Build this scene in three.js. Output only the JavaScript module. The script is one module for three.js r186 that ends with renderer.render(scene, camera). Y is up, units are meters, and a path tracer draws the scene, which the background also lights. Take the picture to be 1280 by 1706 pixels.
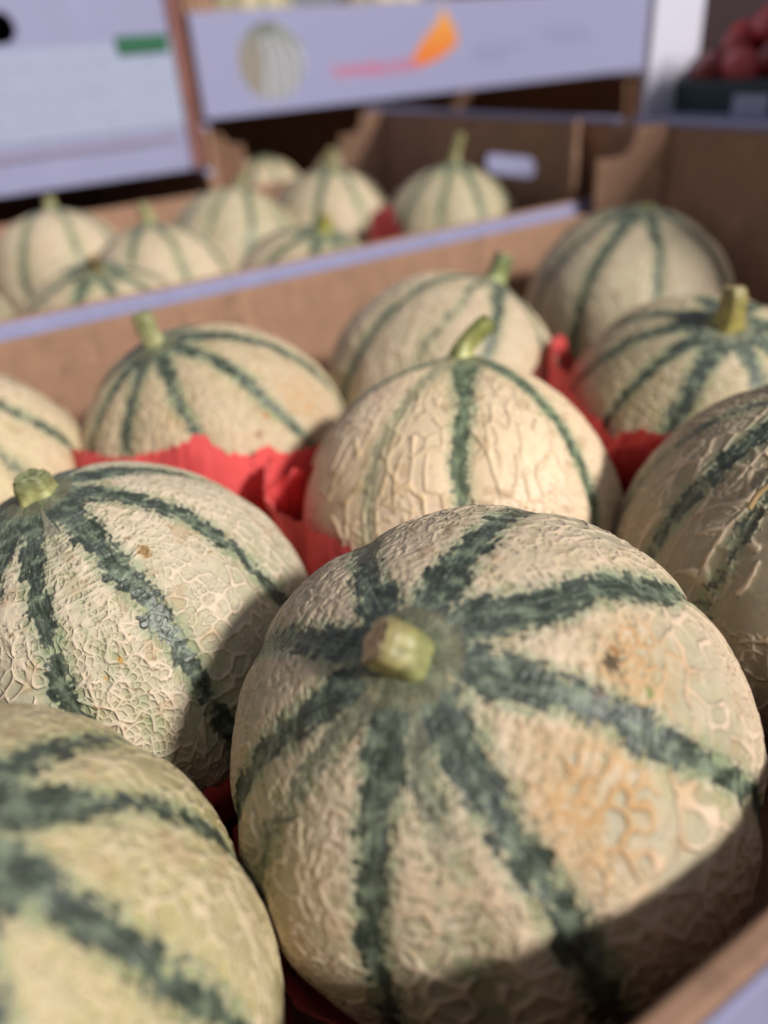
import * as THREE from 'three';
import { mergeGeometries } from 'three/addons/utils/BufferGeometryUtils.js';
import { RoundedBoxGeometry } from 'three/addons/geometries/RoundedBoxGeometry.js';
import { ImprovedNoise } from 'three/addons/math/ImprovedNoise.js';

// ---------------------------------------------------------------- camera, sky, sun, exposure
const scene = new THREE.Scene();
const D = Math.PI / 180;
const camera = new THREE.PerspectiveCamera(2 * Math.atan(853 / 1300) / D, 769 / 1024, 0.02, 400);
{
  const pitch = 31 * D, yaw = 30 * D, roll = 4.5 * D;
  const fw = new THREE.Vector3(Math.sin(yaw) * Math.cos(pitch), -Math.sin(pitch), -Math.cos(yaw) * Math.cos(pitch));
  const rt = new THREE.Vector3(Math.cos(yaw), 0, Math.sin(yaw)), up = new THREE.Vector3().crossVectors(rt, fw);
  const R = rt.clone().multiplyScalar(Math.cos(roll)).addScaledVector(up, -Math.sin(roll));
  const U = rt.clone().multiplyScalar(Math.sin(roll)).addScaledVector(up, Math.cos(roll));
  camera.quaternion.setFromRotationMatrix(new THREE.Matrix4().makeBasis(R, U, fw.clone().negate()));
  camera.position.set(0, 0.2, 0);
  camera.focus = 0.172;
  camera.userData.fStop = 5.5;
}
const SUN = new THREE.Vector3(0.48, 0.85, 1).normalize();
{
  const W = 256, H = 128, data = new Float32Array(W * H * 4);
  for (let j = 0; j < H; j++) for (let i = 0; i < W; i++) {
    const el = ((j + 0.5) / H - 0.5) * Math.PI, az = ((i + 0.5) / W - 0.5) * 2 * Math.PI;
    const d = new THREE.Vector3(Math.cos(el) * Math.cos(az), Math.sin(el), Math.cos(el) * Math.sin(az));
    const t = Math.max(0, d.y), g = Math.pow(Math.max(0, d.dot(SUN)), 6) * 0.35;
    const k = (j * W + i) * 4, up = d.y > 0 ? 1 : 0.45;
    const q = 0.4 * up; data[k] = (0.52 - 0.20 * t + g) * q; data[k + 1] = (0.53 - 0.19 * t + g) * q; data[k + 2] = (0.57 - 0.14 * t + g * 0.9) * q; data[k + 3] = 1;
  }
  const sky = new THREE.DataTexture(data, W, H, THREE.RGBAFormat, THREE.FloatType);
  sky.mapping = THREE.EquirectangularReflectionMapping; sky.magFilter = THREE.LinearFilter; sky.needsUpdate = true;
  scene.background = sky; scene.environment = sky;
  scene.backgroundIntensity = scene.environmentIntensity = 1;
}
const sun = new THREE.DirectionalLight(new THREE.Color().setRGB(1, 0.95, 0.885), 3.6);
sun.position.copy(SUN).multiplyScalar(3); sun.target.position.set(0.15, 0, -0.25); sun.castShadow = true; sun.shadow.radius = 13;
sun.shadow.mapSize.set(4096, 4096); Object.assign(sun.shadow.camera, { left: -1, right: 1, top: 1, bottom: -1, near: 0.1, far: 8 }); sun.shadow.bias = -0.0004;
scene.add(sun, sun.target);
const EXPOSURE = 1.16;

// ---------------------------------------------------------------- helpers
function rng(seed) { let a = seed >>> 0; return () => { a = (a + 0x6d2b79f5) | 0; let t = Math.imul(a ^ (a >>> 15), 1 | a); t = (t + Math.imul(t ^ (t >>> 7), 61 | t)) ^ t; return ((t ^ (t >>> 14)) >>> 0) / 4294967296; }; }
const PN = new ImprovedNoise(), noise = (x, y, z) => PN.noise(x, y, z);
const clamp = (x, a = 0, b = 1) => Math.min(b, Math.max(a, x));
const sstep = (a, b, x) => { const t = clamp((x - a) / (b - a)); return t * t * (3 - 2 * t); };
const mix = (a, b, t) => a + (b - a) * t;
const used = {};
function numbered(n) { if (!(n in used)) { used[n] = 0; return n; } used[n]++; return n + '_' + String(used[n]).padStart(3, '0'); }
function thing(name, label, category, [x, y, z] = [0, 0, 0], group) {
  const o = new THREE.Group(); o.name = numbered(name); o.position.set(x, y, z); scene.add(o);
  o.userData = { label, category }; if (group) o.userData.group = group;
  return o;
}
function mesh(name, geometry, material, parent, x = 0, y = 0, z = 0) {
  const m = new THREE.Mesh(geometry, material); m.name = name; m.castShadow = m.receiveShadow = true; m.position.set(x, y, z); parent.add(m); return m;
}
const srgb = (r, g, b) => new THREE.Color().setRGB(r / 255, g / 255, b / 255, THREE.SRGBColorSpace);
function texture(data, W, H, isColor) {
  const t = new THREE.DataTexture(data, W, H); t.magFilter = THREE.LinearFilter; t.wrapS = t.wrapT = THREE.RepeatWrapping;
  if (isColor) t.colorSpace = THREE.SRGBColorSpace; t.needsUpdate = true; return t;
}

// ---------------------------------------------------------------- cardboard
function kraftMaps(seed, base, spread) {
  const W = 512, H = 512, c = new Uint8Array(W * H * 4), b = new Uint8Array(W * H * 4), r = rng(seed);
  const tile = (x, y, f, z) => { // periodic fbm
    const a = x / W * 2 * Math.PI, e = y / H * 2 * Math.PI, q = f / (2 * Math.PI);
    return noise(Math.cos(a) * q + 9.1, Math.sin(a) * q + z, Math.cos(e) * q + 3.3) + noise(Math.sin(e) * q + 5.7, Math.cos(a) * q * 0.9 + z, Math.sin(a) * q);
  };
  for (let y = 0; y < H; y++) for (let x = 0; x < W; x++) {
    const k = (y * W + x) * 4, n = tile(x, y, 8, seed) * 0.5 + tile(x, y, 30, seed + 4) * 0.35, f = (r() - 0.5) * 0.7;
    const flute = Math.sin(x / W * Math.PI * 2 * 26) * 0.35, v = 1 + spread * (n + f * 0.5 + flute * 0.25 + 0.7 * sstep(0.3, 0.5, tile(x, y, 14, seed + 8) + f * 0.2) - 1.1 * sstep(0.32, 0.5, tile(x, y, 40, seed + 15) + f * 0.25));
    for (let q = 0; q < 3; q++) c[k + q] = clamp(base[q] * v, 0, 255);
    c[k + 3] = 255; b[k] = clamp(128 + 70 * flute + 40 * n + 40 * f, 0, 255); b[k + 1] = b[k + 2] = b[k]; b[k + 3] = 255;
  }
  return { map: texture(c, W, H, true), bump: texture(b, W, H) };
}
const kraftTex = kraftMaps(11, [158, 123, 100], 0.08), printTex = kraftMaps(23, [148, 149, 184], 0.025);
const KRAFT = new THREE.MeshStandardMaterial({ name: 'kraft', map: kraftTex.map, bumpMap: kraftTex.bump, bumpScale: 0.0005, roughness: 0.85 });
const PRINT = new THREE.MeshStandardMaterial({ name: 'lavender print', map: printTex.map, bumpMap: printTex.bump, bumpScale: 0.0002, roughness: 0.55 });
// boxes with uv in units of 16 cm
function box(w, h, d, r = 0.0012) {
  const g = new RoundedBoxGeometry(w, h, d, 2, Math.min(r, w / 2.2, h / 2.2, d / 2.2)), p = g.attributes.position, n = g.attributes.normal, uv = g.attributes.uv, S = 0.16;
  for (let i = 0; i < p.count; i++) {
    const ax = Math.abs(n.getX(i)), ay = Math.abs(n.getY(i)), az = Math.abs(n.getZ(i));
    if (ax >= ay && ax >= az) uv.setXY(i, p.getZ(i) / S, p.getY(i) / S); else if (ay >= az) uv.setXY(i, p.getX(i) / S, p.getZ(i) / S); else uv.setXY(i, p.getX(i) / S, p.getY(i) / S);
  }
  return g;
}
function planar(g, S = 0.16) { const p = g.attributes.position, uv = g.attributes.uv; for (let i = 0; i < p.count; i++) uv.setXY(i, p.getX(i) / S, p.getY(i) / S); return g; }
// Cardboard tray: low long sides along x, high ends, a slanted post in each corner.  Base at y.
const T = 0.006;
function tray(label, { x0, x1, z0, z1, y = 0, side = 0.096, end = 0.144, frontHigh = side, backHigh = side, holes = true, posts = true, holeZ = null }, category = 'tray') {
  const t = thing('cardboard_tray', label, category, [(x0 + x1) / 2, y, (z0 + z1) / 2]);
  const w = x1 - x0, d = z1 - z0;
  mesh('tray_floor', box(w - 2 * T, 0.004, d - 2 * T), KRAFT, t, 0, 0.002, 0);
  for (const [s, hh] of [[1, frontHigh], [-1, backHigh]]) {
    const wall = mesh('side_wall', box(w - 2 * T, hh, T - 0.0015), KRAFT, t, 0, hh / 2, s * (d / 2 - T / 2 - 0.0006));
    mesh('printed_face', box(w - 2 * T, hh - 0.001, 0.0012, 0.0004), PRINT, wall, 0, -0.0005, s * (T / 2 - 0.00005));
  }
  for (const s of [-1, 1]) {
    const sh = new THREE.Shape(); sh.moveTo(-d / 2, 0); sh.lineTo(d / 2, 0); sh.lineTo(d / 2, end - 0.004); sh.quadraticCurveTo(d / 2, end, d / 2 - 0.004, end); sh.lineTo(-d / 2 + 0.004, end); sh.quadraticCurveTo(-d / 2, end, -d / 2, end - 0.004); sh.closePath();
    if (holes) {
      const cz = s > 0 && holeZ !== null ? -(holeZ - (z0 + z1) / 2) : 0, hw = 0.032, hh = 0.008, cy = end - 0.031, hole = new THREE.Path();
      hole.moveTo(cz - hw + hh, cy - hh); hole.lineTo(cz + hw - hh, cy - hh); hole.absarc(cz + hw - hh, cy, hh, -Math.PI / 2, Math.PI / 2); hole.lineTo(cz - hw + hh, cy + hh); hole.absarc(cz - hw + hh, cy, hh, Math.PI / 2, 1.5 * Math.PI); sh.holes.push(hole);
    }
    const g = planar(new THREE.ExtrudeGeometry(sh, { depth: T - 0.0015, bevelEnabled: true, bevelSize: 0.0006, bevelThickness: 0.0006, bevelSegments: 2 }));
    g.translate(0, 0, -T / 2); g.rotateY(Math.PI / 2); // shape x -> -z
    const wall = mesh('end_wall', g, KRAFT, t, s * (w / 2 - T / 2), 0, 0);
    mesh('top_fold', box(T + 0.002, 0.004, d - 0.01), PRINT, wall, 0.0, end + 0.0028, 0);
  }
  if (posts) for (const sx of [-1, 1]) for (const sz of [-1, 1]) {
    const L = 0.04, sh = new THREE.Shape(); // slanted panel with a round notch at its upper corner
    sh.moveTo(-L / 2, 0); sh.lineTo(L / 2, 0); sh.lineTo(L / 2, end - 0.002); sh.lineTo(-L / 2 + 0.022, end - 0.002); sh.absarc(-L / 2 + 0.006, end - 0.004, 0.016, 0, -Math.PI / 2, true); sh.lineTo(-L / 2, end - 0.02); sh.closePath();
    const g = planar(new THREE.ExtrudeGeometry(sh, { depth: 0.003, bevelEnabled: true, bevelSize: 0.0004, bevelThickness: 0.0004, bevelSegments: 1 }));
    if (sx * sz > 0) g.scale(-1, 1, 1), g.index || flip(g);
    const post = mesh('corner_post', g, KRAFT, t, sx * (w / 2 - T - 0.0155), 0.0042, sz * (d / 2 - T - 0.0155));
    post.rotation.y = sx > 0 ? (sz < 0 ? -45 * D : 45 * D) + (sz > 0 ? Math.PI : 0) : (sz < 0 ? 45 * D : -45 * D) + (sz > 0 ? Math.PI : 0);
  }
  return t;
}
function flip(g) { for (const a of Object.values(g.attributes)) { const n = a.itemSize, r = a.array; for (let i = 0; i < a.count; i += 3) for (let c = 0; c < n; c++) { const x = r[(i + 1) * n + c]; r[(i + 1) * n + c] = r[(i + 2) * n + c]; r[(i + 2) * n + c] = x; } } g.computeVertexNormals(); return g; }

// ---------------------------------------------------------------- melon rind
function cells(seed, K, rows) { const r = rng(seed), n = K * rows, t = new Float32Array(n * 3); for (let i = 0; i < n * 3; i++) t[i] = r(); return { K, rows, t }; }
function border(c, a, b, el) { // distance to the nearest cell border, and the strength of that border
  const ia = Math.floor(a), ib = Math.floor(b); let d1 = 9, d2 = 9, k1 = 0, k2 = 0;
  for (let y = -1; y <= 1; y++) for (let x = -1; x <= 1; x++) {
    const cx = ((ia + x) % c.K + c.K) % c.K, cy = clamp(ib + y, 0, c.rows - 1), k = (cy * c.K + cx) * 3;
    const dx = ia + x + 0.5 + (c.t[k] - 0.5) * 0.95 - a, dy = (ib + y + 0.5 + (c.t[k + 1] - 0.5) * 0.95 - b) * el, d = Math.sqrt(dx * dx + dy * dy);
    if (d < d1) { d2 = d1; k2 = k1; d1 = d; k1 = k; } else if (d < d2) { d2 = d; k2 = k; }
  }
  const hs = (c.t[k1 + 2] + c.t[k2 + 2]) * 37.31; border.s = hs - Math.floor(hs);
  return (d2 - d1) * 0.5;
}
const lerp3 = (o, b, t) => { o[0] += (b[0] - o[0]) * t; o[1] += (b[1] - o[1]) * t; o[2] += (b[2] - o[2]) * t; };
function rind(seed, W, H, o) {
  const R = o.R, col = new Uint8Array(W * H * 4), rel = new Uint8Array(W * H * 4), geo = new Float32Array(W * H), rr = rng(seed * 7 + 1), S = seed * 13.37;
  const K1 = o.net.K, K2 = Math.round(K1 * 2.1), p = o.net.p;
  const mOf = new Float32Array(H); { let m = 0; for (let j = H - 1; j >= 0; j--) { const th = Math.PI * (1 - (j + 0.5) / H); m += Math.PI / H / Math.pow(Math.max(Math.sin(th), 0.06), th < Math.PI / 2 ? p : 0.5); mOf[j] = m; } }
  const top = mOf[0], c1 = cells(seed + 5, K1, Math.ceil(top * K1 / (2 * Math.PI)) + 4), c3 = cells(seed + 3, 26, 80), c2 = cells(seed + 9, K2, Math.ceil(top * K2 / (2 * Math.PI)) + 4);
  const st = o.stripes, c = [0, 0, 0];
  for (let j = H - 1; j >= 0; j--) {
    if ((j + 0.5) / H < 0.27 && W > 600) { col.copyWithin(j * W * 4, (j + 1) * W * 4, (j + 2) * W * 4); rel.copyWithin(j * W * 4, (j + 1) * W * 4, (j + 2) * W * 4); geo.copyWithin(j * W, (j + 1) * W, (j + 2) * W); continue; } // the underside rests in the tray
    const th = Math.PI * (1 - (j + 0.5) / H), sn = Math.sin(th), cs = Math.cos(th), near = sstep(1.0, 0.25, th);
    for (let i = 0; i < W; i++) {
      const ph = (i + 0.5) / W * 2 * Math.PI, x = sn * Math.cos(ph), y = cs, z = sn * Math.sin(ph), k = j * W + i;
      const X = x * R * 1000, Y = y * R * 1000, Z = z * R * 1000; // millimetres
      const n30 = noise(X / 26 + S, Y / 26, Z / 26), n8 = noise(X / 8, Y / 8 + S, Z / 8), n3 = noise(X / 3.1, Y / 3.1, Z / 3.1 + S), n1 = noise(X / 1.15 + S, Y / 1.15, Z / 1.15);
      // stripes
      const php = ph + 0.06 * n30 + 0.02 * n8;
      let dist = 99, hw = 3, str = 1, si = 0;
      for (let s = 0; s < st.length; s++) {
        let dl = php - st[s][0] * D; dl -= Math.round(dl / (2 * Math.PI)) * 2 * Math.PI;
        const dm = Math.abs(dl) * sn * R * 1000 - st[s][1];
        if (dm < dist) { dist = dm; hw = st[s][1]; str = st[s][2] ?? 1; si = s; }
      }
      { const nar = hw * (0.17 + 0.14 * sstep(0.7, 1.5, th)); dist += nar; hw -= nar; }
      const away = dist + hw; // mm from the middle of the stripe
      const streak = noise(php * 30, th * 7 + S, si * 3.1), fine = noise(php * 85, th * 13, S + 2);
      const jag = n3 * 1.7 + n1 * 1.7 + streak * 1.4 * near + n8 * 1.5;
      dist -= 0.5 * near + 1.9 * sstep(0.5, 0.15, th);
      let sm = sstep(0.6, -0.6, dist + jag * (0.75 + 0.3 * o.rag) + 0.5) * str * (st[si][5] ? sstep(st[si][5] + 9, st[si][5] - 6, th / D) : 1);
      const halo = Math.exp(-Math.max(0, dist) / 4.5);
      // network of cork
      const wa = (noise(X / 30 + 40, Y / 30, Z / 30 + S) * 1.1 + noise(X / 9 + 40, Y / 9, Z / 9 + S) * 0.2 + n3 * 0.05), wb = (noise(X / 30, Y / 30 + 70, Z / 30 + S) * 1.1 + noise(X / 9, Y / 9 + 70, Z / 9 + S) * 0.2 + noise(X / 3, Y / 3 + 9, Z / 3) * 0.05);
      const a = ph / (2 * Math.PI) * K1 + wa, b = mOf[j] * K1 / (2 * Math.PI) * o.net.along + 1 + wb;
      const scale1 = 2 * Math.PI * R * 1000 / K1 * Math.pow(sn, 0.8);
      const e1 = border(c1, a, b, 1) * scale1, s1 = border.s;
      const e2 = border(c2, ph / (2 * Math.PI) * K2 + wa * 1.6, mOf[j] * K2 / (2 * Math.PI) * o.net.along2 + 1 + wb * 1.6, 1) * scale1 * K1 / K2, s2 = border.s;
      const w1 = o.net.w * (0.45 + 0.7 * s1) * (1 - 0.25 * near);
      const gate1 = sstep(0.16, 0.36, s1 + n8 * 0.3), gate2 = sstep(-0.1, 0.28, n30 * 1.2 + n8 * 0.6 + s2 * 0.45 - 0.28 + o.net.fine + 0.5 * near);
      const l1 = sstep(w1 * 1.15, w1 * 0.35, e1) * gate1 * (0.6 + 0.4 * s1), l2 = sstep(0.34, 0.1, e2) * gate2 * (0.35 + 0.5 * s2);
      let l3 = 0;
      if (o.ticks && th < 1.1) {
        const g3 = o.ticks * sstep(1.0, 0.62, th + n8 * 0.25) * sstep(0.13, 0.24, th) * (0.45 + 0.55 * sstep(9, 1, dist));
        if (g3 > 0.02) { const e3 = border(c3, ph / (2 * Math.PI) * 26 + n8 * 0.5, th * R * 1000 / 1.45 + 1 + n8 * 0.55 + wa * 0.8, 1) * 1.45; l3 = sstep(0.5, 0.16, e3) * g3 * sstep(0.1, 0.35, border.s); }
      }
      let net = Math.max(l1 * (l3 > 0.3 ? 0.8 : 1), l2, l3) * (1 - (0.72 - 0.3 * near) * sm) * o.net.cover;
      const blur1 = sstep(w1 * 3, 0, e1) * gate1; // soft shoulders
      // colour
      lerp3(c, o.skinA, 1); lerp3(c, o.skinB, clamp(0.5 + n30 * 1.3 + n8 * 0.35));
      lerp3(c, o.green, clamp((halo * 0.75 + near * 0.35) * (0.35 + n3 * 0.9 + n8 * 0.8 + 0.25)) * o.greenAmt);
      const g = 1 + 0.05 * n1 + 0.05 * n3; c[0] *= g; c[1] *= g; c[2] *= g;
      lerp3(c, o.cork, clamp(net * 1.05 * (0.85 + 0.25 * n3)));
      lerp3(c, [150, 122, 88], sstep(0.5, 0.62, noise(X / 1.7 + 60, Y / 1.7, Z / 1.7) + 0.25 * n30) * 0.7);
      lerp3(c, [170, 140, 106], sstep(0.36, 0.5, noise(X / 6 + 90, Y / 6, Z / 6) + 0.22 * n3) * 0.35);
      let ochre = 0;
      for (const q of o.patches) {
        const t = q[1] * D, f = q[0] * D, dd = Math.hypot(x - Math.sin(t) * Math.cos(f), y - Math.cos(t), z - Math.sin(t) * Math.sin(f)) * R * 1000;
        if (dd < q[2] * 1.6) { const am = sstep(q[2] * 1.3, q[2] * 0.2, dd + n8 * 5 + n3 * 3) * (q[3] ?? 1); ochre = Math.max(ochre, am); }
      }
      if (ochre > 0) lerp3(c, o.ochre, clamp(ochre * (0.12 + Math.max(l1, l2 * 1.4) * 0.62 + n3 * 0.25)));
      // stripe colour: dark blue-green with pale flecks and paler fibres
      const dk = [52, 60, 51]; lerp3(dk, [112, 122, 104], clamp(0.36 + streak * 0.8 + n3 * 0.45 + fine * (0.35 + 0.5 * near) - near * 0.04)); lerp3(dk, [92, 98, 100], clamp(n8 * 1.5 - 0.1 + 0.3 * near) * 0.4);
      lerp3(dk, [24, 40, 27], clamp(n1 * 2.2 - 0.15 + n3 * 0.9) * 0.9);
      const fleck = sstep(0.34, 0.5, noise(X / 0.9, Y / 0.9 + 31, Z / 0.9) + 0.15 * net);
      lerp3(dk, [138, 150, 128], sstep(0.02, 0.3, n3 * 0.75 + n1 * 0.55 + 0.1 * away / hw - 0.03) * 0.68); lerp3(dk, [150, 154, 136], fleck * 0.35); if (o.pale) lerp3(dk, [134, 150, 108], o.pale * (0.75 + 0.5 * n3));
      const rim = sstep(2.6, 0.4, Math.abs(dist + jag * 0.5)) * (1 - sm) * 0.55 * str; lerp3(c, [126, 146, 116], rim * (0.6 + n3));
      lerp3(c, dk, clamp(sm));
      for (const q of o.marks) {
        const t = q[1] * D, f = q[0] * D, dd = Math.hypot(x - Math.sin(t) * Math.cos(f), y - Math.cos(t), z - Math.sin(t) * Math.sin(f)) * R * 1000;
        if (dd < q[2] * 2.2) lerp3(c, q[3], sstep(q[2] * 1.15, q[2] * 0.55, dd + n1 * q[2] * 0.7 + n3 * q[2] * 0.5));
      }
      // collar of yellow green round the stem
      const scar = sstep(0.18, 0.12, th + n3 * 0.03 + streak * 0.04); lerp3(c, [140, 138, 98], scar * 0.45); lerp3(c, [178, 150, 112], sstep(0.03, 0.008, Math.abs(th - 0.152 + n3 * 0.02 + streak * 0.02)) * 0.22);
      const k4 = k * 4; col[k4] = clamp(c[0], 0, 255); col[k4 + 1] = clamp(c[1], 0, 255); col[k4 + 2] = clamp(c[2], 0, 255); col[k4 + 3] = 255;
      const h = 0.1 + net * 0.58 + blur1 * 0.1 * (1 - sm) + n1 * 0.025 + n3 * 0.03 + sm * (streak * 0.04 + n1 * 0.03);
      rel[k4] = clamp(h * 255, 0, 255); rel[k4 + 1] = clamp(255 * (0.62 + 0.14 * net - 0.2 * sm + 0.06 * n3), 0, 255); rel[k4 + 2] = 0; rel[k4 + 3] = 255;
      geo[k] = net * 0.2 + blur1 * 0.1 - Math.exp(-away * away / 32) * 1.4 * sn * str + n8 * 0.1 + n30 * 0.5;
    }
  }
  const bm = texture(rel, W, H);
  return { geo, W, H, R, mat: new THREE.MeshPhysicalMaterial({ name: 'netted rind', map: texture(col, W, H, true), bumpMap: bm, bumpScale: o.bump ?? 0.00068, roughnessMap: bm, roughness: 1 }) };
}
function rindGeometry(t, R, N, M, shape = 1, seed = 0) {
  const P = new Float32Array((N + 1) * (M + 1) * 3), UV = new Float32Array((N + 1) * (M + 1) * 2), idx = [];
  for (let j = 0; j <= M; j++) for (let i = 0; i <= N; i++) {
    const v = j / M, th = Math.PI * (1 - v), ph = i / N * 2 * Math.PI, k = j * (N + 1) + i;
    const fy = clamp(v * t.H - 0.5, 0, t.H - 1.001), y0 = Math.floor(fy), fx = (i % N) / N * t.W - 0.5 + t.W, x0 = Math.floor(fx), tx = fx - x0, ty = fy - y0, a = x0 % t.W, b = (x0 + 1) % t.W;
    let h = mix(mix(t.geo[y0 * t.W + a], t.geo[y0 * t.W + b], tx), mix(t.geo[(y0 + 1) * t.W + a], t.geo[(y0 + 1) * t.W + b], tx), ty);
    const lump = noise(Math.sin(th) * Math.cos(ph) * 1.2 + seed, Math.cos(th) * 1.2, Math.sin(th) * Math.sin(ph) * 1.2) * 1.6;
    h *= sstep(0.02, 0.16, th) * sstep(0.02, 0.3, Math.PI - th);
    const r = R + (h + lump) * 0.001 * (R / 0.056), q = Math.sin(th);
    const neck = 0.0018 * Math.exp(-th * th / 0.025); // small rise under the stem
    P[k * 3] = r * q * Math.cos(ph); P[k * 3 + 1] = (r * Math.cos(th) + neck) * shape; P[k * 3 + 2] = r * q * Math.sin(ph);
    UV[k * 2] = i / N; UV[k * 2 + 1] = v;
  }
  for (let j = 0; j < M; j++) for (let i = 0; i < N; i++) { const a = j * (N + 1) + i, b = a + 1, c = a + N + 1, d = c + 1; if (j > 0) idx.push(a, c, b); if (j < M - 1) idx.push(b, c, d); else idx.push(b, c, d); }
  const g = new THREE.BufferGeometry(); g.setAttribute('position', new THREE.BufferAttribute(P, 3)); g.setAttribute('uv', new THREE.BufferAttribute(UV, 2)); g.setIndex(idx); g.computeVertexNormals();
  const n = g.attributes.normal, v = new THREE.Vector3(), w = new THREE.Vector3();
  for (let j = 0; j <= M; j++) { const a = j * (N + 1), b = a + N; v.fromBufferAttribute(n, a); w.fromBufferAttribute(n, b); v.add(w).normalize(); n.setXYZ(a, v.x, v.y, v.z); n.setXYZ(b, v.x, v.y, v.z); }
  return g;
}
// stem: a ridged, tapering stub from the pole; drawn in the melon's own frame (stem axis = y)
function stemColors(g, base, tip, L) {
  const p = g.attributes.position, n = p.count, c = new Float32Array(n * 3), q = [0, 0, 0];
  for (let i = 0; i < n; i++) {
    const x = p.getX(i) * 1000, y = p.getY(i) * 1000, z = p.getZ(i) * 1000, f = clamp(g.userData.t[i] + noise(x / 3, y / 3, z / 3) * 0.25);
    lerp3(q, base, 1); lerp3(q, tip, sstep(0.3, 1, f)); const m = 1 + noise(x / 1.5, y / 4, z / 1.5) * 0.22 + noise(x / 0.6, y / 0.6, z / 0.6) * 0.1;
    const cc = srgb(clamp(q[0] * m, 0, 255), clamp(q[1] * m, 0, 255), clamp(q[2] * m, 0, 255)); c.set([cc.r, cc.g, cc.b], i * 3);
  }
  g.setAttribute('color', new THREE.BufferAttribute(c, 3)); return g;
}
const STEM = new THREE.MeshStandardMaterial({ name: 'stem', vertexColors: true, roughness: 0.45 });
const STEMCUT = new THREE.MeshStandardMaterial({ name: 'dry stem cut', vertexColors: true, roughness: 0.9 });
function stem(parent, R, s) {
  const y0 = R - 0.0006, L = s.L, bend = new THREE.Vector3(...s.bend);
  const curve = new THREE.CatmullRomCurve3([new THREE.Vector3(0, y0 - 0.003, 0), new THREE.Vector3(0, y0 + L * 0.25, 0), new THREE.Vector3(0, y0 + L * 0.6, 0).addScaledVector(bend, 0.35), new THREE.Vector3(0, y0 + L, 0).add(bend)]);
  const NS = 26, NR = 40, fr = curve.computeFrenetFrames(NS, false), P = [], t = [], idx = [];
  const rr = rng(s.seed ?? 3), lobes = [rr() * 6, rr() * 6];
  const end = curve.getPoint(1);
  for (let i = 0; i <= NS; i++) {
    const u = i / NS, c = curve.getPoint(u), rad = mix(s.r0, s.r1, sstep(0, 0.55, u)) + (s.rt - s.r1) * sstep(0.75, 1, u) - s.r1 * 0.14 * sstep(0.86, 1, u) + s.r0 * 0.42 * Math.exp(-u * u / 0.02);
    for (let k = 0; k <= NR; k++) {
      const a = k / NR * 2 * Math.PI, ridge = 1 + 0.085 * Math.cos(5 * a + lobes[0]) * (0.4 + 0.6 * u) + 0.05 * Math.cos(3 * a + lobes[1]) + 0.05 * noise(Math.cos(a) * 2, Math.sin(a) * 2, u * 5 + lobes[0]) + 0.05 * noise(Math.cos(a) * 7, Math.sin(a) * 7, u * 2 + lobes[1]);
      const q = c.clone().addScaledVector(fr.normals[i], Math.cos(a) * rad * ridge).addScaledVector(fr.binormals[i], Math.sin(a) * rad * ridge);
      P.push(q.x, q.y, q.z); t.push(u);
      if (i < NS && k < NR) { const A = i * (NR + 1) + k, B = A + NR + 1; idx.push(A, A + 1, B, B, A + 1, B + 1); }
    }
  }
  const g = new THREE.BufferGeometry(); g.setAttribute('position', new THREE.Float32BufferAttribute(P, 3)); g.setIndex(idx); g.computeVertexNormals(); g.userData.t = t;
  stemColors(g, s.base ?? [150, 162, 92], s.tip ?? [140, 140, 92]);
  const m = mesh('stem', g, STEM, parent);
  // cut end: shallow dished disc
  const CP = [], CT = [], ci = [], last = NS * (NR + 1), tan = fr.tangents[NS], RG = 6;
  for (let q = 0; q <= RG; q++) for (let k = 0; k <= NR; k++) {
    const f = q / RG, b = new THREE.Vector3(P[(last + k) * 3], P[(last + k) * 3 + 1], P[(last + k) * 3 + 2]).sub(end).multiplyScalar(f * 1.005).add(end);
    b.addScaledVector(tan, 0.0006 * (f > 0.6 ? 1 - (f - 0.6) * 1.6 : 0.4) + 0.0006 * noise(b.x * 900, b.y * 900, b.z * 900)); CP.push(b.x, b.y, b.z); CT.push(1 - f * 0.6);
    if (q < RG && k < NR) { const A = q * (NR + 1) + k, B = A + NR + 1; ci.push(A, B, A + 1, B, B + 1, A + 1); }
  }
  const cg = new THREE.BufferGeometry(); cg.setAttribute('position', new THREE.Float32BufferAttribute(CP, 3)); cg.setIndex(ci); cg.computeVertexNormals(); cg.userData.t = CT;
  stemColors(cg, s.cut ?? [188, 164, 128], s.cutMid ?? [150, 116, 80]);
  mesh('cut_end', cg, STEMCUT, m);
}
const melons = {};
const UPV = new THREE.Vector3(0, 1, 0);
function melon(key, label, { at, R, axis, tex, N, M, st, shape = 1, group }) {
  const t = thing('melon', label, 'melon', [at[0], at[1] - R, at[2]], group);
  const q = new THREE.Quaternion().setFromUnitVectors(UPV, new THREE.Vector3(...axis).normalize());
  const body = mesh('rind', rindGeometry(tex, R, N, M, shape, at[0] * 91), tex.mat, t, 0, R, 0); body.quaternion.copy(q);
  if (st) {
    const b = new THREE.Vector3(...st.bend).applyQuaternion(q.clone().invert()); // bends are given in the world's axes
    const holder = new THREE.Group(); stem(holder, R * shape, { ...st, bend: b.toArray() });
    const s = holder.children[0]; t.add(s); s.position.set(0, R, 0); s.quaternion.copy(q);
  }
  melons[key] = { at, R };
  return t;
}
const look = (o) => ({ skinA: [177, 171, 142], skinB: [197, 181, 152], green: [136, 138, 88], greenAmt: 0.8, cork: [221, 197, 172], ochre: [192, 150, 100], patches: [], marks: [], rag: 1, ...o, net: { K: 74, p: 1.15, along: 0.85, along2: 0.9, w: 0.5, cover: 1, fine: 0.3, ...(o.net ?? {}) } });
const fill = (list, w) => list.map((e) => [e[0], e[1] ?? w, e[2] ?? 1, e[3], e[4], e[5]]);

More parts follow.
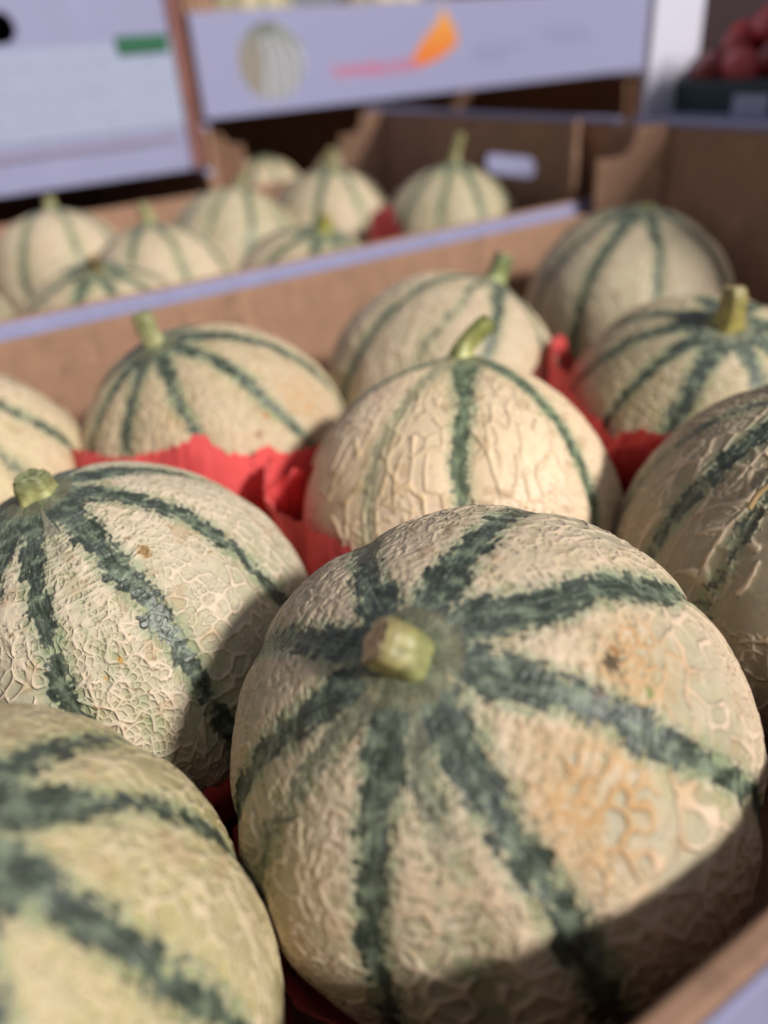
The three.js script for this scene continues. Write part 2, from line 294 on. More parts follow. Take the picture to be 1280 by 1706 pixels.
// ---------------------------------------------------------------- the trays
tray('open brown cardboard tray holding the netted melons nearest the camera', { x0: -0.2, x1: 0.425, z0: -0.384, z1: -0.0238, side: 0.097, frontHigh: 0.0945, end: 0.144 });
tray('second cardboard tray with a hand slot, behind the nearest tray\'s low brown wall', { x0: -0.2, x1: 0.425, z0: -0.708, z1: -0.386, side: 0.097, frontHigh: 0.104, end: 0.144, holeZ: -0.497 });

// front tray melons: place, size, tilt and the longitudes of their stripes
const G1 = 'melons lying in the nearest tray';
{
  const W = 2048, H = 1024;
  melon('M0', 'largest melon in front, stubby dry-cut stem, nine dark stripes fanning towards the viewer', { at: [0.0777, 0.0590, -0.0965], R: 0.0574, axis: [-0.436, 0.884, 0.168], N: 640, M: 320, group: G1,
    tex: rind(101, W, H, look({ R: 0.0574, stripes: fill([[145, 3.7], [102.3, 4], [54.7, 3.9], [14.2, 4.2], [331.7, 3.6], [283.8, 3.6], [241.3, 3.2], [201.1, 3.6], [180.3, 2.0, 0.6], [122, 1.8, 0.7, 0, 0, 28]], 3.6), skinA: [180, 170, 144], skinB: [204, 182, 154], net: { K: 66, w: 0.72 },
      ticks: 1, patches: [[77, 39, 15, 1.3], [39, 41, 11, 1.2], [60, 47, 10, 0.8], [77, 26, 6, 0.5], [125, 40, 9, 0.35]], marks: [[40.4, 34.8, 1.7, [92, 74, 50]], [49.6, 33, 1.4, [88, 78, 60]], [36, 36, 1.0, [150, 106, 62]], [128, 60, 0.5, [90, 80, 60]], [46, 42, 1.0, [132, 148, 84]]] })),
    st: { L: 0.0052, r0: 0.0054, r1: 0.0048, rt: 0.0047, bend: [-0.0028, 0.0005, -0.003], seed: 4, base: [136, 138, 88], tip: [160, 146, 98], cut: [214, 186, 150], cutMid: [206, 170, 130] } });
  melon('M1', 'cream melon in the middle, curved green stem, one straight green stripe facing the viewer', { at: [0.1395, 0.0545, -0.1892], R: 0.0552, axis: [0.2, 0.95, -0.2], N: 560, M: 280, group: G1,
    tex: rind(202, 1536, 768, look({ R: 0.0552, stripes: fill([[125.4, 3.2, 1], [77.2, 3.4], [157.9, 2.2, 0.45], [206.9, 3.4], [245, 3], [288, 3], [332, 3], [20, 3.2]], 3), skinA: [227, 202, 169], skinB: [235, 210, 183], cork: [225, 199, 162], ochre: [208, 170, 118], greenAmt: 0.35, rag: 0.4, pale: 0.5, bump: 0.00062, net: { K: 68, p: 0.9, along: 0.5, along2: 0.7, w: 0.36, fine: 0.05 }, patches: [[168, 70, 13, 0.8], [150, 68, 12, 0.6], [139, 74, 9, 0.5]], marks: [[88, 42, 0.7, [150, 140, 70]], [92, 44, 0.5, [160, 140, 80]]] })),
    st: { L: 0.013, r0: 0.0052, r1: 0.0033, rt: 0.0034, bend: [0.0075, -0.001, 0.004], seed: 9, base: [176, 176, 112], tip: [128, 132, 72], cut: [150, 146, 96], cutMid: [120, 118, 70] } });
  melon('M2', 'pale netted melon at left with short thick stem and a blue-grey patch on one stripe', { at: [0.0235, 0.0525, -0.1934], R: 0.0546, axis: [-0.2, 0.97, -0.1], N: 640, M: 320, group: G1,
    tex: rind(303, W, H, look({ R: 0.0546, stripes: fill([[110.4, 3.1], [77.9, 4.2, 1], [41, 3.1], [357.6, 3.6], [136, 3.6], [175, 3.5], [215, 3.5], [260, 3.5], [310, 3.5], [96, 1.5, 0.5, 0, 0, 24]], 3.6), skinA: [182, 175, 151], skinB: [198, 185, 161], cork: [223, 203, 180], net: { K: 82, w: 0.55, fine: 0.4, p: 1.25 }, ticks: 1, marks: [[66.5, 40, 1.7, [150, 118, 74]], [93.7, 58.9, 0.9, [188, 148, 84]], [99.3, 61, 0.6, [190, 150, 90]]] })),
    st: { L: 0.0066, r0: 0.0058, r1: 0.0048, rt: 0.0046, bend: [0.0005, 0.0, 0.0], seed: 12, base: [158, 156, 104], tip: [122, 124, 84], cut: [150, 152, 112], cutMid: [118, 124, 84] } });
  melon('M3', 'melon cut off by the lower left corner, yellowish between two broad green stripes', { at: [-0.0363, 0.0599, -0.1005], R: 0.0574, axis: [0.234, 0.963, 0.134], N: 560, M: 280, group: G1,
    tex: rind(404, 1536, 768, look({ R: 0.0574, stripes: fill([[0.1, 2.8], [40.9, 3.4], [327.8, 2.3], [80, 3.4], [120, 3.4], [160, 3.4], [205, 3.4], [250, 3.4], [290, 3.4]], 3.4), skinA: [176, 164, 122], skinB: [186, 174, 140], cork: [215, 197, 166], green: [168, 156, 92], net: { K: 68, w: 0.6, fine: 0.2 }, patches: [[58, 66, 10, 0.4]], ochre: [190, 150, 80], rag: 1.6, ticks: 0.5 })),
    st: { L: 0.014, r0: 0.006, r1: 0.005, rt: 0.005, bend: [-0.003, 0, 0.002], seed: 15 } });
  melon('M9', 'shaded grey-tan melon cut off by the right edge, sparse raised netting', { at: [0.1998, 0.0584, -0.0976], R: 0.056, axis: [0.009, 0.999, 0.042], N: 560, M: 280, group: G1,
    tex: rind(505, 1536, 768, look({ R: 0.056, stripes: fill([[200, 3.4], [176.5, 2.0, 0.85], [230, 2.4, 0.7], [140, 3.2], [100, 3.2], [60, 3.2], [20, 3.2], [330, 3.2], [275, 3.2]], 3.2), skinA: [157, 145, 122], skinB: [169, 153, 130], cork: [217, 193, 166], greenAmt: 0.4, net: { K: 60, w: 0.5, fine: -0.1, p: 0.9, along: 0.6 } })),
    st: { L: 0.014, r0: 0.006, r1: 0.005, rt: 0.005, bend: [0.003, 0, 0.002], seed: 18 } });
  const w = 1024, h = 512;
  melon('M4', 'melon against the low brown wall at left, slim pale stem and ochre blemish', { at: [0.0895, 0.0547, -0.2877], R: 0.0556, axis: [-0.283, 0.958, -0.041], N: 300, M: 150, group: G1,
    tex: rind(606, w, h, look({ R: 0.0556, stripes: fill([[139, 2.2], [170.9, 2.0], [102.6, 2.0], [64.1, 3.0], [25.5, 3.4], [210, 3], [250, 3], [290, 3], [335, 3]], 3), skinA: [193, 173, 144], skinB: [199, 181, 152], cork: [215, 189, 158], ochre: [196, 146, 98], patches: [[50.5, 66, 12, 1], [108.9, 42, 6, 0.8], [84, 72, 9, 0.5]], marks: [[70.9, 58.5, 1.6, [176, 120, 84]], [80.4, 62.3, 1.4, [150, 100, 72]], [84, 72, 1.4, [160, 112, 84]], [66, 76, 1.6, [158, 112, 90]]], net: { K: 66, w: 0.6, fine: 0.2 } })),
    st: { L: 0.0125, r0: 0.0046, r1: 0.0037, rt: 0.0037, bend: [0.001, 0.001, -0.001], seed: 21, base: [166, 166, 120], tip: [140, 142, 98], cut: [160, 166, 112] } });
  melon('M5', 'smooth cream melon at the left edge beside the low brown wall, one thin stripe', { at: [-0.009, 0.0555, -0.313], R: 0.0554, axis: [-0.251, 0.963, 0.097], N: 300, M: 150, group: G1,
    tex: rind(707, w, h, look({ R: 0.0554, stripes: fill([[25.9, 2.6], [52, 2.4, 0.6], [90, 3], [130, 3], [170, 3], [215, 3], [260, 3], [300, 3], [345, 3]], 3), skinA: [201, 183, 146], skinB: [207, 187, 156], net: { K: 40, w: 0.5, fine: -0.1 }, greenAmt: 0.4 })),
    st: { L: 0.014, r0: 0.005, r1: 0.0042, rt: 0.004, bend: [-0.003, 0, 0], seed: 24 } });
  melon('M6', 'melon behind the middle one, touching the low brown wall, small upright stem', { at: [0.2006, 0.0551, -0.2816], R: 0.0556, axis: [0.5, 0.862, 0.043], N: 300, M: 150, group: G1,
    tex: rind(808, w, h, look({ R: 0.0556, stripes: fill([[180.3, 2.8], [147.7, 1.8, 0.5], [122.4, 3.0], [78.6, 2.4], [40, 3], [0, 3], [320, 3], [275, 3], [230, 3]], 3), skinA: [193, 177, 148], skinB: [201, 183, 156], net: { K: 40, w: 0.6, fine: 0.1 }, greenAmt: 0.4 })),
    st: { L: 0.013, r0: 0.0055, r1: 0.0045, rt: 0.0046, bend: [-0.001, 0.001, 0.001], seed: 27, base: [150, 160, 104], tip: [116, 126, 84] } });
  melon('M7', 'round melon in the far right corner of the nearest tray, against the dark end wall', { at: [0.343, 0.0586, -0.3025], R: 0.057, axis: [0.024, 0.994, 0.11], N: 300, M: 150, group: G1,
    tex: rind(909, w, h, look({ R: 0.057, stripes: fill([[197.1, 2.6], [166.8, 3.6], [124.1, 2.6], [71.6, 2.6], [30, 3], [350, 3], [310, 3], [270, 3], [232, 3]], 3), skinA: [187, 177, 148], skinB: [197, 183, 156], net: { K: 40, w: 0.5, fine: 0 }, greenAmt: 0.5 })),
    st: { L: 0.003, r0: 0.0055, r1: 0.004, rt: 0.004, bend: [0, 0, 0], seed: 30, base: [128, 150, 80], tip: [104, 120, 62], cut: [112, 128, 70] } });
  melon('M8', 'dark-striped greenish melon at right with a bent brown-green stem', { at: [0.2606, 0.0524, -0.1894], R: 0.0546, axis: [-0.18, 0.934, 0.309], N: 420, M: 210, group: G1,
    tex: rind(1010, 1280, 640, look({ R: 0.0546, stripes: fill([[254.8, 2.4], [223.9, 2.8], [190.1, 2.6], [158.1, 3.8], [107.7, 2.8], [70, 3.2], [30, 3.2], [345, 3], [300, 3]], 3), skinA: [171, 161, 126], skinB: [185, 171, 138], green: [128, 138, 70], ticks: 0.8, net: { K: 74, w: 0.5, fine: 0.35 } })),
    st: { L: 0.0145, r0: 0.006, r1: 0.0045, rt: 0.0042, bend: [0.003, 0, -0.004], seed: 33, base: [164, 152, 86], tip: [140, 128, 76], cut: [196, 190, 130] } });
}

// ---------------------------------------------------------------- red paper collars
const RED = new THREE.MeshPhysicalMaterial({ name: 'red paper', color: srgb(228, 82, 82), transmission: 0.2, thickness: 0, roughness: 0.8, sheen: 0.3, sheenRoughness: 0.6, sheenColor: srgb(255, 150, 150), side: THREE.DoubleSide });
{
  const W = 256, H = 256, b = new Uint8Array(W * H * 4), r = rng(77);
  for (let k = 0; k < W * H; k++) { const x = k % W, y = (k / W) | 0, v = 128 + 60 * noise(x / 18, y / 18, 3) + 26 * noise(x / 4, y / 4, 8) + 20 * (r() - 0.5); b[k * 4] = b[k * 4 + 1] = b[k * 4 + 2] = clamp(v, 0, 255); b[k * 4 + 3] = 255; }
  RED.bumpMap = texture(b, W, H); RED.bumpScale = 0.0006;
}
// a sheet round the lower part of a melon: knots give the height of its pinked edge and how far it stands off, by direction
function collar(label, key, knots, { from = -180, to = 180, low = 0.006, seed = 1, amp = 0.0012, tooth = 0.0044 } = {}) {
  const { at, R } = melons[key], NA = Math.round((to - from) * 2.6), NV = 22, P = [], UV = [], idx = [];
  const val = (a, q) => { let i = 0; while (i < knots.length - 2 && a > knots[i + 1][0]) i++; const [p, n] = [knots[i], knots[i + 1]], t = clamp((a - p[0]) / (n[0] - p[0])); return mix(p[q], n[q], t * t * (3 - 2 * t)); };
  for (let i = 0; i <= NA; i++) for (let j = 0; j <= NV; j++) {
    const a = mix(from, to, i / NA), s = a * D * R, tooth_ = Math.abs(Math.sin(Math.PI * s / tooth + noise(s * 120, seed, 0) * 1.2));
    const top = val(a, 1) + 0.0011 * (tooth_ - 0.6) + 0.0016 * noise(s * 70, seed * 3, 2), v = j / NV, y = mix(low, top, v), dy = clamp((y - at[1]) / R, -0.985, 0.985);
    const off = 0.0008 + val(a, 2) * v * v * v + amp * (0.25 + v) * (0.6 + 0.3 * noise(s * 150, y * 60, seed) + 2.6 * (0.5 - Math.abs(noise(s * 34 + y * 22 + 5, y * 45 - s * 9, seed + 7))) + 1.7 * (0.4 - Math.abs(noise(s * 75 - y * 40, y * 80 + s * 20, seed + 11))) + 1.3 * noise(s * 22, y * 34, seed + 3));
    const r = R * Math.sqrt(1 - dy * dy) + off * (dy > 0 ? 1 : 1) ;
    P.push(Math.cos(a * D) * r, y, Math.sin(a * D) * r); UV.push(s / 0.05, y / 0.05);
    if (i < NA && j < NV) { const A = i * (NV + 1) + j, B = A + NV + 1; idx.push(A, A + 1, B, B, A + 1, B + 1); }
  }
  const g = new THREE.BufferGeometry(); g.setAttribute('position', new THREE.Float32BufferAttribute(P, 3)); g.setAttribute('uv', new THREE.Float32BufferAttribute(UV, 2)); g.setIndex(idx); g.computeVertexNormals();
  const m = mesh(numbered('paper_collar'), g, RED, scene, at[0], 0, at[2]); m.userData = { label, category: 'paper collar', group: 'red paper collars round the melons' };
  return m;
}
const L0 = 0.04;
collar('scalloped red paper collar under the left melon with the slim pale stem', 'M4', [[-180, 0.07, 0], [20, 0.05, 0], [60, 0.074, 0.002], [73, 0.0765, 0.003], [82, 0.0775, 0.002], [90, 0.0815, 0.002], [97, 0.0795, 0.001], [103, 0.083, 0.004], [113, 0.0905, 0.006], [122, 0.088, 0.004], [131, 0.085, 0.001], [140, 0.0825, 0.001], [155, 0.082, 0.001], [175, 0.0795, 0.001], [180, 0.078, 0]], { seed: 2 });
collar('dark red paper flap folded at the left of the cream middle melon', 'M1', [[-180, 0.0725, 0.001], [-174, 0.0735, 0.004], [-166, 0.0775, 0.011], [-152, 0.081, 0.013], [-140, 0.079, 0.012], [-120, 0.06, 0.003], [-60, 0.05, 0], [40, L0, 0], [130, 0.06, 0], [150, 0.071, 0.001], [160, 0.0735, 0.001], [172, 0.074, 0.001], [180, 0.0725, 0.001]], { seed: 5 });
collar('red paper collar beside the right flank of the middle melon, below the bent stem', 'M8', [[-180, 0.0735, 0.002], [-165, 0.077, 0.003], [-152, 0.083, 0.006], [-142, 0.086, 0.01], [-128, 0.086, 0.013], [-112, 0.085, 0.012], [-101, 0.07, 0.006], [-95, 0.06, 0.002], [0, L0, 0], [120, 0.055, 0], [140, 0.07, 0.002], [150, 0.0755, 0.005], [158, 0.077, 0.006], [166, 0.073, 0.004], [172, 0.067, 0.001], [180, 0.0735, 0.002]], { seed: 8 });
collar('low red paper collar under the largest front melon', 'M0', [[-180, 0.045, 0], [0, L0, 0], [180, 0.045, 0]], { seed: 11 });
collar('low red paper collar under the pale left melon with the thick stem', 'M2', [[-180, 0.05, 0], [0, 0.045, 0], [180, 0.05, 0]], { seed: 14 });
collar('low red paper collar hidden under the yellowish lower left melon', 'M3', [[-180, 0.045, 0], [0, L0, 0], [180, 0.045, 0]], { seed: 17 });
collar('scrap of red paper collar under the smooth melon at the left edge', 'M5', [[-180, 0.05, 0], [-20, 0.06, 0], [10, 0.073, 0.002], [30, 0.073, 0.002], [60, 0.065, 0], [180, 0.05, 0]], { seed: 20 });

collar('loose coral-red paper flap between the slim-stemmed left melon and the middle melon', 'M4', [[52, 0.05, 0.006], [64, 0.07, 0.012], [76, 0.0785, 0.015], [88, 0.079, 0.016], [97, 0.075, 0.012], [104, 0.055, 0.006]], { from: 52, to: 104, low: 0.03, seed: 31, amp: 0.002 });
collar('short red paper flap catching light right of the middle melon, under the dark-striped melon', 'M8', [[138, 0.05, 0.002], [146, 0.07, 0.009], [154, 0.0745, 0.013], [163, 0.072, 0.012], [170, 0.05, 0.004]], { from: 138, to: 170, low: 0.03, seed: 37, amp: 0.002 });
{ // a dry straw stuck to the shaded melon
  const { at, R } = melons.M9, f = 176.7 * D, th = 44.7 * D, n = new THREE.Vector3(Math.sin(th) * Math.cos(f), Math.cos(th), Math.sin(th) * Math.sin(f)).applyQuaternion(new THREE.Quaternion().setFromUnitVectors(UPV, new THREE.Vector3(0.009, 0.999, 0.042).normalize()));
  const along = new THREE.Vector3(0.75, 0.5, 0.1); along.addScaledVector(n, -along.dot(n)).normalize();
  const curve = new THREE.CatmullRomCurve3([-0.004, 0, 0.005, 0.011].map((t, k) => n.clone().multiplyScalar(R + 0.0016 - t * t * 8).addScaledVector(along, t).addScaledVector(new THREE.Vector3().crossVectors(n, along), k % 2 ? 0.0006 : 0)));
  const g = new THREE.TubeGeometry(curve, 24, 0.00075, 7), m = mesh('straw_fragment', g, new THREE.MeshStandardMaterial({ name: 'dry straw', color: srgb(170, 142, 98), roughness: 0.8 }), scene, ...at);
  m.userData = { label: 'short dry straw fragment stuck on the shaded melon at the right edge', category: 'straw' };
}

// ---------------------------------------------------------------- second tray and the stacks behind
const rear = [];
{
  const w = 512, h = 256, list = (off, n) => fill(Array.from({ length: n }, (_, i) => [off + i * 360 / n + Math.sin(i * 7.1 + off) * 5, 2.6 + 0.7 * Math.sin(i * 3.7 + off)]), 3);
  rear.push(rind(31, w, h, look({ R: 0.053, stripes: list(10, 9), skinA: [183, 169, 142], skinB: [193, 177, 152], pale: 0.28, net: { K: 40, w: 0.7, fine: 0.2 } })));
  rear.push(rind(32, w, h, look({ R: 0.053, stripes: list(25, 10), skinA: [175, 165, 136], skinB: [185, 173, 146], pale: 0.28, net: { K: 40, w: 0.7, fine: 0.2 } })));
  rear.push(rind(33, w, h, look({ R: 0.053, stripes: list(3, 8), skinA: [187, 171, 144], skinB: [193, 179, 154], pale: 0.28, net: { K: 40, w: 0.7, fine: 0.2 } })));
}
const G2 = 'melons lying in the trays behind';
const back = (key, label, x, z, R, axis, v, st, y = R + 0.004) => melon(key, label, { at: [x, y, z], R, axis, tex: rear[v], N: 120, M: 60, group: G2, st: st === null ? null : { L: 0.011, r0: 0.005, r1: 0.004, rt: 0.0036, bend: [0, 0, 0], seed: 40 + v, base: [150, 148, 104], tip: [134, 130, 88], ...(st ?? {}) } });
back('R1', 'blurred melon under the white-labelled crate, leftmost of the rear row', 0.108, -0.644, 0.055, [0.1, 0.9, -0.3], 0, {}, 0.056);
back('R2', 'blurred melon at the left edge just behind the low brown wall', 0.0, -0.515, 0.055, [-0.3, 0.9, -0.2], 1);
back('R3', 'blurred melon with a short dark stem, close behind the low wall at left', 0.09, -0.446, 0.0525, [-0.02, 0.97, 0.2], 2, { L: 0.008, base: [120, 110, 70], tip: [90, 76, 50] });
back('R4', 'blurred melon with a tall yellow-green stem, below the white-labelled crate\'s lower edge', 0.15, -0.535, 0.0535, [0.05, 1, -0.2], 0, { L: 0.014, bend: [-0.003, 0, 0] }, 0.0545);
back('R5', 'blurred melon right of the tall yellow-green stem, below the label crate\'s corner', 0.232, -0.604, 0.056, [0.3, 0.9, -0.2], 1, {}, 0.057);
back('R6', 'blurred melon with an upright stem in front of the black gap', 0.328, -0.618, 0.055, [0.05, 1, 0.05], 2, { L: 0.015 });
back('R7', 'blurred melon just behind the low brown wall, left of the red paper scrap', 0.213, -0.441, 0.0525, [0.15, 0.95, 0.25], 0, { L: 0.01, base: [176, 176, 90], tip: [150, 146, 70] });
back('R8', 'blurred melon with a tall thin stem, in front of the wall\'s hand slot', 0.358, -0.49, 0.0565, [0.14, 0.97, -0.05], 1, { L: 0.021, r1: 0.0032, bend: [0.004, 0, 0] }, 0.064);
collar('red paper scrap between blurred melons in the second tray', 'R8', [[-180, 0.1, 0.002], [-165, 0.101, 0.004], [-150, 0.09, 0.004], [-140, 0.06, 0], [120, 0.05, 0], [150, 0.06, 0], [165, 0.09, 0.003], [180, 0.1, 0.002]], { from: -180, to: 180, seed: 23 });

// printed crates of the stacks: a long printed front
const art = (W, H, paint) => { const c = document.createElement('canvas'); c.width = W; c.height = H; const x = c.getContext('2d'); paint(x, W, H); const t = new THREE.CanvasTexture(c); t.colorSpace = THREE.SRGBColorSpace; return t; };
const LAV = 'rgb(149,150,186)';
const melonArt = art(1400, 210, (x, W, H) => { // 0.56 m by 0.084 m
  x.fillStyle = LAV; x.fillRect(0, 0, W, H);
  const cx = 0.128 * W, cy = 0.5 * H, r = 82;
  x.save(); x.beginPath(); x.ellipse(cx, cy, r, r * 0.98, 0, 0, 7); x.clip(); x.fillStyle = 'rgb(170,170,178)'; x.fillRect(0, 0, W, H);
  x.fillStyle = 'rgb(146,134,124)'; x.beginPath(); x.ellipse(cx - r * 0.72, cy, r * 0.5, r, 0.1, 0, 7); x.fill();
  x.strokeStyle = 'rgb(122,128,122)'; for (let i = -3; i <= 3; i++) { x.lineWidth = 9; x.beginPath(); x.moveTo(cx - 12, cy - r); x.bezierCurveTo(cx + i * 34, cy - r * 0.5, cx + i * 40, cy + r * 0.3, cx + i * 24, cy + r); x.stroke(); }
  x.fillStyle = 'rgb(112,116,110)'; x.beginPath(); x.ellipse(cx - 14, cy - r * 0.9, r * 0.42, r * 0.26, 0, 0, 7); x.fill(); x.restore();
  // brush-like wordmark and grey print, far too blurred in the photograph to read
  const r2 = rng(5); x.strokeStyle = 'rgb(184,112,142)'; x.lineWidth = 11; for (let i = 0; i < 15; i++) { const px = 0.24 * W + i * 17; x.beginPath(); x.moveTo(px, 148 - r2() * 14); x.quadraticCurveTo(px + 8, 130 - r2() * 24, px + 12, 158 - r2() * 8); x.stroke(); }
  const ox = 0.445 * W, oy = 88; const gr = x.createLinearGradient(0, 30, 0, 160); gr.addColorStop(0, 'rgb(222,160,70)'); gr.addColorStop(1, 'rgb(222,104,34)'); x.fillStyle = gr;
  x.beginPath(); x.moveTo(ox + 34, 14); x.bezierCurveTo(ox + 30, 60, ox - 50, 80, ox - 62, 138); x.bezierCurveTo(ox - 20, 150, ox + 40, 130, ox + 78, 100); x.bezierCurveTo(ox + 84, 70, ox + 60, 50, ox + 34, 14); x.fill();
  x.fillStyle = 'rgb(132,132,170)'; for (const [a, b, yy] of [[0.54, 0.66, 112], [0.54, 0.62, 134], [0.7, 0.82, 84], [0.72, 0.83, 108]]) for (let px = a * W; px < b * W; px += 16) x.fillRect(px, yy + (r2() - 0.5) * 5, 10, 12 + r2() * 5);
});
{
  // crate with the melon picture, stacked on a tray behind the second tray
  tray('tray with tan corner posts and a black gap, under the melon-picture crate', { x0: 0.276, x1: 0.86, z0: -1.12, z1: -0.745, side: 0.09, backHigh: 0.141, end: 0.142, holes: false });
  const X0 = 0.279, X1 = 0.845, y = 0.1505, hgt = 0.082, t = thing('printed_crate', 'lavender crate printed with a round melon picture and an orange flame shape', 'crate', [(X0 + X1) / 2, y, -0.94]);
  const w = X1 - X0, d = 0.38, zf = 0.19;
  mesh('crate_floor', box(w - 0.012, 0.004, d - 0.012), KRAFT, t, 0, 0.002, 0);
  const front = mesh('front_panel', box(w, hgt, 0.006), KRAFT, t, 0, hgt / 2, zf - 0.003);
  const pg = new THREE.BoxGeometry(w - 0.001, hgt - 0.001, 0.0012), pm = new THREE.MeshStandardMaterial({ name: 'printed front', map: melonArt, roughness: 0.55 });
  mesh('printed_face', pg, pm, front, 0, 0, 0.0037);
  mesh('back_panel', box(w, hgt, 0.006), KRAFT, t, 0, hgt / 2, -zf + 0.003);
  for (const s of [-1, 1]) mesh('end_panel', box(0.006, 0.13, d - 0.013), KRAFT, t, s * (w / 2 - 0.003), 0.065, 0);
  for (const s of [-1, 1]) for (const q of [-1, 1]) { const p = mesh('corner_post', box(0.045, 0.132, 0.004), KRAFT, t, s * (w / 2 - 0.024), 0.066, q * (zf - 0.0235)); p.rotation.y = -s * q * 45 * D; }
}
back('R9', 'blurred melon top showing in the black gap, left of the upright stem', 0.352, -0.815, 0.052, [0.1, 1, 0.1], 2, null);
back('R10', 'blurred brownish melon top showing in the black gap by its right post', 0.462, -0.815, 0.052, [0.3, 0.9, 0.1], 0, null);
back('R11', 'greenish melon just showing over the rim of the melon-picture crate, left one', 0.37, -0.83, 0.053, [0.2, 0.95, 0.1], 1, null, 0.211);
back('R12', 'greenish melon just showing over the rim of the melon-picture crate, right one', 0.52, -0.83, 0.053, [-0.2, 0.95, 0.1], 0, null, 0.211);
{
  // crate with the white label on a tray of its own
  tray('tray under the white-labelled crate at upper left', { x0: -0.33, x1: 0.268, z0: -1.12, z1: -0.715, side: 0.09, backHigh: 0.107, end: 0.108, holes: false, posts: false });
  const X0 = -0.32, X1 = 0.262, y = 0.116, hgt = 0.15, w = X1 - X0, d = 0.38, zf = 0.19;
  const t = thing('labelled_crate', 'lavender crate at upper left with white label, green bar and black hand hole', 'crate', [(X0 + X1) / 2, y, -0.91]);
  const lx = (v) => v - (X0 + X1) / 2, ly = (v) => v - y;
  const sh = new THREE.Shape(); sh.moveTo(-w / 2, 0); sh.lineTo(w / 2, 0); sh.lineTo(w / 2, hgt); sh.lineTo(-w / 2, hgt); sh.closePath();
  const hx = lx(0.093), hy = ly(0.2275), hole = new THREE.Path(); hole.moveTo(hx - 0.03, hy - 0.011); hole.lineTo(hx + 0.03, hy - 0.011); hole.absarc(hx + 0.03, hy, 0.011, -Math.PI / 2, Math.PI / 2); hole.lineTo(hx - 0.03, hy + 0.011); hole.absarc(hx - 0.03, hy, 0.011, Math.PI / 2, 1.5 * Math.PI); sh.holes.push(hole);
  const fg = planar(new THREE.ExtrudeGeometry(sh, { depth: 0.005, bevelEnabled: true, bevelSize: 0.0006, bevelThickness: 0.0006, bevelSegments: 1 }));
  const front = mesh('front_panel', fg, PRINT, t, 0, 0, zf - 0.0056);
  mesh('edge_strip', box(0.012, hgt - 0.001, 0.002), new THREE.MeshStandardMaterial({ name: 'bare brown edge', map: kraftTex.map, color: srgb(206, 180, 206), roughness: 0.85 }), front, w / 2 - 0.006, hgt / 2, 0.0068);
  mesh('fold_line', box(w - 0.03, 0.005, 0.0016), new THREE.MeshStandardMaterial({ name: 'worn fold', color: srgb(142, 134, 158), roughness: 0.8 }), front, -0.006, ly(0.142), 0.0064);
  const lab = art(700, 320, (x, W, H) => { x.fillStyle = 'rgb(160,169,196)'; x.fillRect(0, 0, W, H); const r = rng(8); for (let row = 0; row < 9; row++) for (let px = 24; px < W - 60; px += 18) if (r() < 0.62 - 0.3 * (px > 470)) { x.fillStyle = 'rgba(110,118,142,' + (0.12 + r() * 0.25) + ')'; x.fillRect(px, 24 + row * 32 + r() * 3, 13, row % 3 === 1 ? 15 : 9); } });
  mesh('paper_label', new THREE.BoxGeometry(0.175, 0.062, 0.0008), new THREE.MeshStandardMaterial({ name: 'white label', map: lab, roughness: 0.5 }), front, lx(0.163), ly(0.182), 0.0062);
  mesh('green_bar', box(0.042, 0.0125, 0.0016, 0.0006), new THREE.MeshStandardMaterial({ name: 'green print', color: srgb(26, 96, 66), roughness: 0.5 }), front, lx(0.226), ly(0.2115), 0.0075);
  mesh('crate_floor', box(w - 0.012, 0.004, d - 0.012), KRAFT, t, 0, 0.002, -0.003);
  mesh('back_panel', box(w, hgt, 0.006), KRAFT, t, 0, hgt / 2, -zf + 0.003);
  for (const s of [-1, 1]) mesh('end_panel', box(0.006, hgt, d - 0.016), KRAFT, t, s * (w / 2 - 0.003), hgt / 2, -0.002);
  mesh('lid', box(w + 0.002, 0.005, d + 0.002), PRINT, t, 0, hgt + 0.0035, 0);
}
